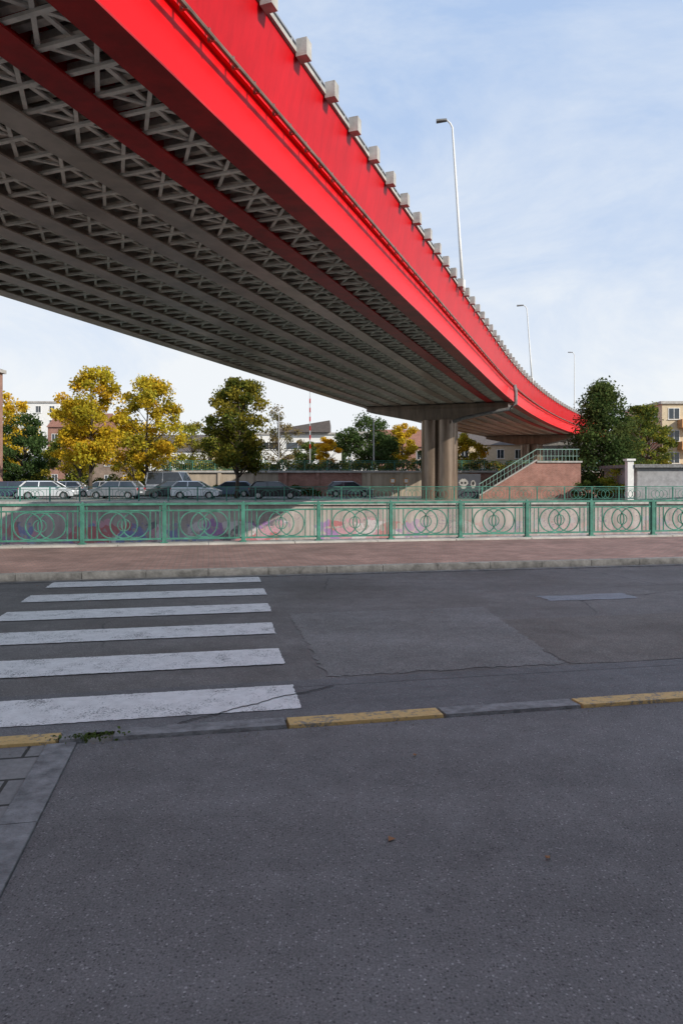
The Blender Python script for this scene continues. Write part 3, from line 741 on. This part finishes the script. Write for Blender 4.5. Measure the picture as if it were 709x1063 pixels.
# ------------------------------------------------------------------ vehicles
def car_paint(name, c):
    m, t, b = newmat(name); b.inputs['Base Color'].default_value = (*c, 1); b.inputs['Metallic'].default_value = .35
    b.inputs['Roughness'].default_value = .3; b.inputs['Coat Weight'].default_value = .6; b.inputs['Coat Roughness'].default_value = .05; return m
M_rim = simple('alloy', (.45, .45, .46), .3, .8); M_tail = simple('tail_light', (.4, .01, .01), .2); M_head = simple('head_light', (.75, .77, .8), .1)
def arc(cx, r, z0, n=8):
    return [(cx - r * math.cos(math.pi * k / n), z0 + r * math.sin(math.pi * k / n)) for k in range(n + 1)]
def car(name, x, y, rz, col, L=4.1, H=1.46, kind='hatch'):
    e = empty(name, (x, y, 0.006), rz); h = L / 2; W = .86; P = car_paint(name + '_paint', col)
    zb = .24; wf, wr = h - .82, -h + .78; Ra = .36
    if kind == 'van':
        W = .95; prof = [(-h, zb)] + arc(wr, Ra, zb) + arc(wf, Ra, zb) + [(h - .05, zb), (h, .5), (h - .03, .85), (h - .75, 1.12), (h - .85, 1.18), (-h + .02, 1.18), (-h, .6)]
        cab = [(h - .85, 1.17), (h - 1.55, H), (-h + .12, H), (-h + .02, 1.17)]
    elif kind == 'sedan':
        prof = [(-h, zb)] + arc(wr, Ra, zb) + arc(wf, Ra, zb) + [(h - .08, zb), (h, .42), (h - .06, .68), (h - .5, .80), (h - 1.25, .93), (-h + .9, .98), (-h + .08, .95), (-h, .7)]
        cab = [(h - 1.2, .92), (h - 2.0, H), (-h + 1.4, H), (-h + .55, .96)]
    else:
        prof = [(-h + .03, zb)] + arc(wr, Ra, zb) + arc(wf, Ra, zb) + [(h - .08, zb), (h, .42), (h - .05, .68), (h - .42, .82), (h - 1.0, .95), (-h + .1, 1.0), (-h, .75), (-h, .45)]
        cab = [(h - .95, .94), (h - 1.75, H), (-h + .55, H), (-h + .1, .99)]
    mb = MB(); n = len(prof)
    vs = [(px, -W, pz) for px, pz in prof] + [(px, W, pz) for px, pz in prof]
    mb.add(vs, [tuple(range(n)), tuple(range(n, 2 * n))[::-1]] + [(i, n + i, n + (i + 1) % n, (i + 1) % n) for i in range(n)])
    mb.obj('body', P, e, bevel=.05)
    mb = MB(); wb, wt = W - .05, W - .22
    bt = [(px, pz) for px, pz in cab]
    mb.hexa([(bt[3][0], -wb, bt[3][1]), (bt[0][0], -wb, bt[0][1]), (bt[0][0], wb, bt[0][1]), (bt[3][0], wb, bt[3][1])],
            [(bt[2][0], -wt, H - .05), (bt[1][0], -wt, H - .05), (bt[1][0], wt, H - .05), (bt[2][0], wt, H - .05)])
    mb.obj('windows', M_glass, e, bevel=.02)
    mb = MB()
    mb.hexa([(bt[2][0] - .06, -wt - .03, H - .07), (bt[1][0] + .06, -wt - .03, H - .07), (bt[1][0] + .06, wt + .03, H - .07), (bt[2][0] - .06, wt + .03, H - .07)],
            [(bt[2][0] + .1, -wt + .1, H), (bt[1][0] - .12, -wt + .1, H), (bt[1][0] - .12, wt - .1, H), (bt[2][0] + .1, wt - .1, H)])
    xm = (bt[1][0] + bt[2][0]) / 2
    for sy in (-1, 1):
        mb.beam((bt[0][0], sy * wb, bt[0][1]), (bt[1][0], sy * wt, H - .05), .06, .06)
        mb.beam((bt[3][0], sy * wb, bt[3][1]), (bt[2][0], sy * wt, H - .05), .12, .12)
        mb.beam((xm, sy * wb, .97 if kind != 'van' else 1.17), (xm, sy * (wt + .005), H - .05), .08, .05)
        mb.box(bt[0][0] - .35, bt[0][0] - .15, min(sy * W, sy * (W + .17)), max(sy * W, sy * (W + .17)), bt[0][1] + .02, bt[0][1] + .16)
    mb.obj('roof_and_pillars', P, e, bevel=.015)
    mb = MB(); mr = MB()
    for wx in (wf, wr):
        for sy in (-1, 1):
            a, c = sy * (W - .2), sy * (W + .005)
            mb.tube([(wx, a, .31), (wx, c, .31)], .31, 20); mr.tube([(wx, c - sy * .02, .31), (wx, c + sy * .012, .31)], [.2, .19], 10)
    mb.box(wr - .35, wr + .35, -W + .05, W - .05, .25, .58); mb.box(wf - .35, wf + .35, -W + .05, W - .05, .25, .58)
    mb.box(-h - .01, h + .005, -W + .1, W - .1, .22, .34)
    for sy in (-1, 1):
        mb.box(xm - .01, xm + .01, min(sy * W, sy * (W + .004)), max(sy * W, sy * (W + .004)), .36, .93)
        mb.box(bt[0][0] - .38, bt[0][0] - .36, min(sy * W, sy * (W + .004)), max(sy * W, sy * (W + .004)), .36, .93)
    mb.obj('tyres_and_trim', M_dark, e); mr.obj('rims', M_rim, e)
    mb = MB()
    for sy in (-1, 1):
        mb.box(h - .22, h + .01, sy * (W - .22) - .16, sy * (W - .22) + .16, .60, .72, 0)
        mb.box(-h - .015, -h + .15, sy * (W - .14) - .1, sy * (W - .14) + .1, .72, .92, 1)
    mb.box(-h - .02, -h, -.26, .26, .5, .61, 0); mb.box(h - .01, h + .02, -.26, .26, .36, .47, 0)
    mb.obj('lights_and_plates', [M_head, M_tail], e, bevel=.01)
car('parked_car', -28.6, 58.0, R(182), (.05, .06, .11), 4.4)
car('parked_car', -24.4, 57.0, R(8), (.66, .68, .70), 4.4, 1.5)
car('parked_car', -18.9, 57.4, R(172), (.24, .25, .27), 4.4, 1.5)
car('parked_car', -15.0, 59.5, R(200), (.05, .055, .06), 4.2)
car('parked_car', -12.1, 57.2, R(0), (.60, .62, .65), 4.0, 1.5)
car('parked_car', -5.5, 56.6, R(2), (.02, .02, .025), 4.2, 1.48)
car('parked_car', -22.4, 63.8, R(165), (.5, .52, .55), 4.3, kind='sedan')
car('parked_car', -29.5, 64.6, R(175), (.35, .04, .04), 4.2)
car('parked_car', -26.6, 65.0, R(186), (.7, .7, .7), 4.2)
car('parked_car', -10.4, 63.8, R(185), (.10, .13, .2), 4.2)
car('parked_van', -15.8, 64.5, R(-15), (.78, .78, .77), 4.9, 2.35, 'van')
car('parked_car', 0.8, 63.2, R(0), (.14, .15, .17), 4.2)

def pole(name, x, y, z0, H, r, band=False):
    mb = MB(); mb.tube([(x, y, z0), (x, y, z0 + H)], [r, r * .7], 8, 0)
    if band:
        for k in range(6): mb.tube([(x, y, z0 + H * (.3 + k * .11)), (x, y, z0 + H * (.355 + k * .11))], r * 1.05, 8, 1)
    mb.tube([(x, y, z0 + H), (x, y, z0 + H + .1)], r * 1.2, 8, 0)
    return mb.obj(name, [M_steelg, M_redd])
pole('flag_pole', -3.5, 76, 2.3, 9.2, .07, True); pole('utility_pole', -6.4, 70, 2.3, 6.0, .07); pole('utility_pole', 3.4, 72, 2.3, 5.6, .08)
def traffic_sign(x, y, z0, col, shape='round', H=2.3):
    e = empty('traffic_sign', (x, y, z0)); mb = MB(); mb.tube([(0, 0, 0), (0, 0, H + .3)], .035, 8); mb.obj('post', M_steelg, e)
    mb = MB(); n = 24 if shape == 'round' else 4; r = .3
    def ngon(r, yy, mi):
        o = math.pi / 4 if n == 4 else 0
        mb.poly([(r * math.cos(o + 2 * math.pi * k / n), yy, H + r * math.sin(o + 2 * math.pi * k / n)) for k in range(n)][::-1], mi)
    ngon(r, -.05, 0); ngon(r * .78, -.055, 1); mb.tube([(0, -.048, H), (0, -.03, H)], r, n)
    mb.obj('plate', [simple('sign_face', col, .4), M_white], e)
traffic_sign(6.2, 65.5, 0, (.6, .25, .02), 'sq', 1.5); traffic_sign(4.9, 65.5, 0, (.6, .25, .02), 'sq', 1.5)
# weeds and grit at the kerb
rng = np.random.default_rng(9); k = 150
uv = np.stack([rng.normal(-.74, .10, k), rng.normal(4.42, .025, k)], 1)
pos = np.array([S(a, c, abs(rng.normal(.022, .010))) for a, c in uv])
leaves_obj('weeds', pos, .026, np.array([(.10, .14, .04)] * k) * rng.uniform(.5, 1.5, (k, 1)), None, rng)
mb = MB()
for i in range(420):
    u, v = (rng.uniform(-5, 9), 4.345 - abs(rng.normal(0, .05))) if i < 240 else (rng.uniform(-10, 10), 11.36 - abs(rng.normal(0, .10)))
    z = .004 if i < 240 else -.008; r = rng.uniform(.003, .009); c = Vector(S(u, v, z)); a = rng.uniform(0, 6)
    q = [c + Vector((r * math.cos(a + j * 2.1), r * math.sin(a + j * 2.1), 0)) for j in range(3)]
    mb.add(q + [c + Vector((0, 0, r))], [(0, 1, 3), (1, 2, 3), (2, 0, 3)])
mb.obj('grit', simple('grit_stone', (.26, .23, .19), .9))
k = 30; xy = np.array([S(rng.uniform(-6, 8), rng.uniform(2.2, 15.5)) [:2] for _ in range(k)])
pos = np.array([(x, y, .016 if (-x * sa + y * ca) < 11.7 else .118) for x, y in xy])
mb = MB()
for i, p in enumerate(pos):
    a = rng.uniform(0, 6.28); r = rng.uniform(.008, .018)
    q = [(p[0] + r * math.cos(a + k2 * 1.047) * (1 if k2 % 2 else .7), p[1] + r * math.sin(a + k2 * 1.047) * (1 if k2 % 2 else .7), p[2] - .008 + .006 * (k2 % 2)) for k2 in range(6)]
    mb.poly(q)
mb.poly([(0.22 + r_ * math.cos(a_), 3.03 + r_ * math.sin(a_), .008) for a_, r_ in ((0, .022), (1, .012), (2, .026), (3, .012), (4.2, .024), (5.2, .012))])
mb.obj('fallen_leaves', simple('dead_leaf', (.30, .14, .06), .8))

# ------------------------------------------------------------------ light + sky
EL = R(29); dx, dy = 0.80, -0.60
az = math.atan2(dx, dy)
to = Vector((dx * math.cos(EL), dy * math.cos(EL), math.sin(EL)))
L = bpy.data.lights.new('sun', 'SUN'); L.energy = 5.0; L.angle = R(.5); L.color = (1.0, .93, .82)
lo = bpy.data.objects.new('sun', L); sc.collection.objects.link(lo); lo.rotation_euler = to.to_track_quat('Z', 'Y').to_euler()
w = bpy.data.worlds.new('World'); sc.world = w; w.use_nodes = True; t = NT(w)
bg = t.n['Background']; sk = t.n.new('ShaderNodeTexSky'); sk.sky_type = 'NISHITA'; sk.sun_disc = False
sk.sun_elevation = EL; sk.sun_rotation = az; sk.air_density = 1.0; sk.dust_density = 1.0
tc = t.n.new('ShaderNodeTexCoord'); mp = t.n.new('ShaderNodeMapping'); mp.inputs['Scale'].default_value = (1.0, 1.0, 2.6); mp.inputs['Rotation'].default_value = (.2, .35, .3)
t.link(tc.outputs['Generated'], mp.inputs[0])
cl = t.ramp(t.noise(mp.outputs[0], 2.0, 8, .62, .5), [(0.38, 0.0), (0.68, 0.65)])
s = t.n.new('ShaderNodeSeparateXYZ'); t.link(tc.outputs['Generated'], s.inputs[0])
hz = t.ramp(s.outputs[2], [(0.0, .85), (.22, .38), (.5, 0.0)])
f = t.math('MINIMUM', t.math('ADD', cl, hz), 1.0)
base = t.mix(sk.outputs[0], (3.2, 4.25, 6.1), .87)
c = t.mix(base, (5.9, 6.15, 6.4), f); t.link(c, bg.inputs[0]); bg.inputs[1].default_value = .15

sc.view_settings.view_transform = 'Standard'; sc.view_settings.look = 'None'; sc.view_settings.exposure = 0
cam = bpy.data.cameras.new('camera'); co = bpy.data.objects.new('camera', cam); sc.collection.objects.link(co)
co.location = (0, 0, 1.6); co.rotation_euler = (R(90), 0, 0)
cam.sensor_fit = 'VERTICAL'; cam.sensor_height = 36; cam.lens = 24; cam.shift_y = -0.0315; cam.clip_end = 6000
sc.camera = co
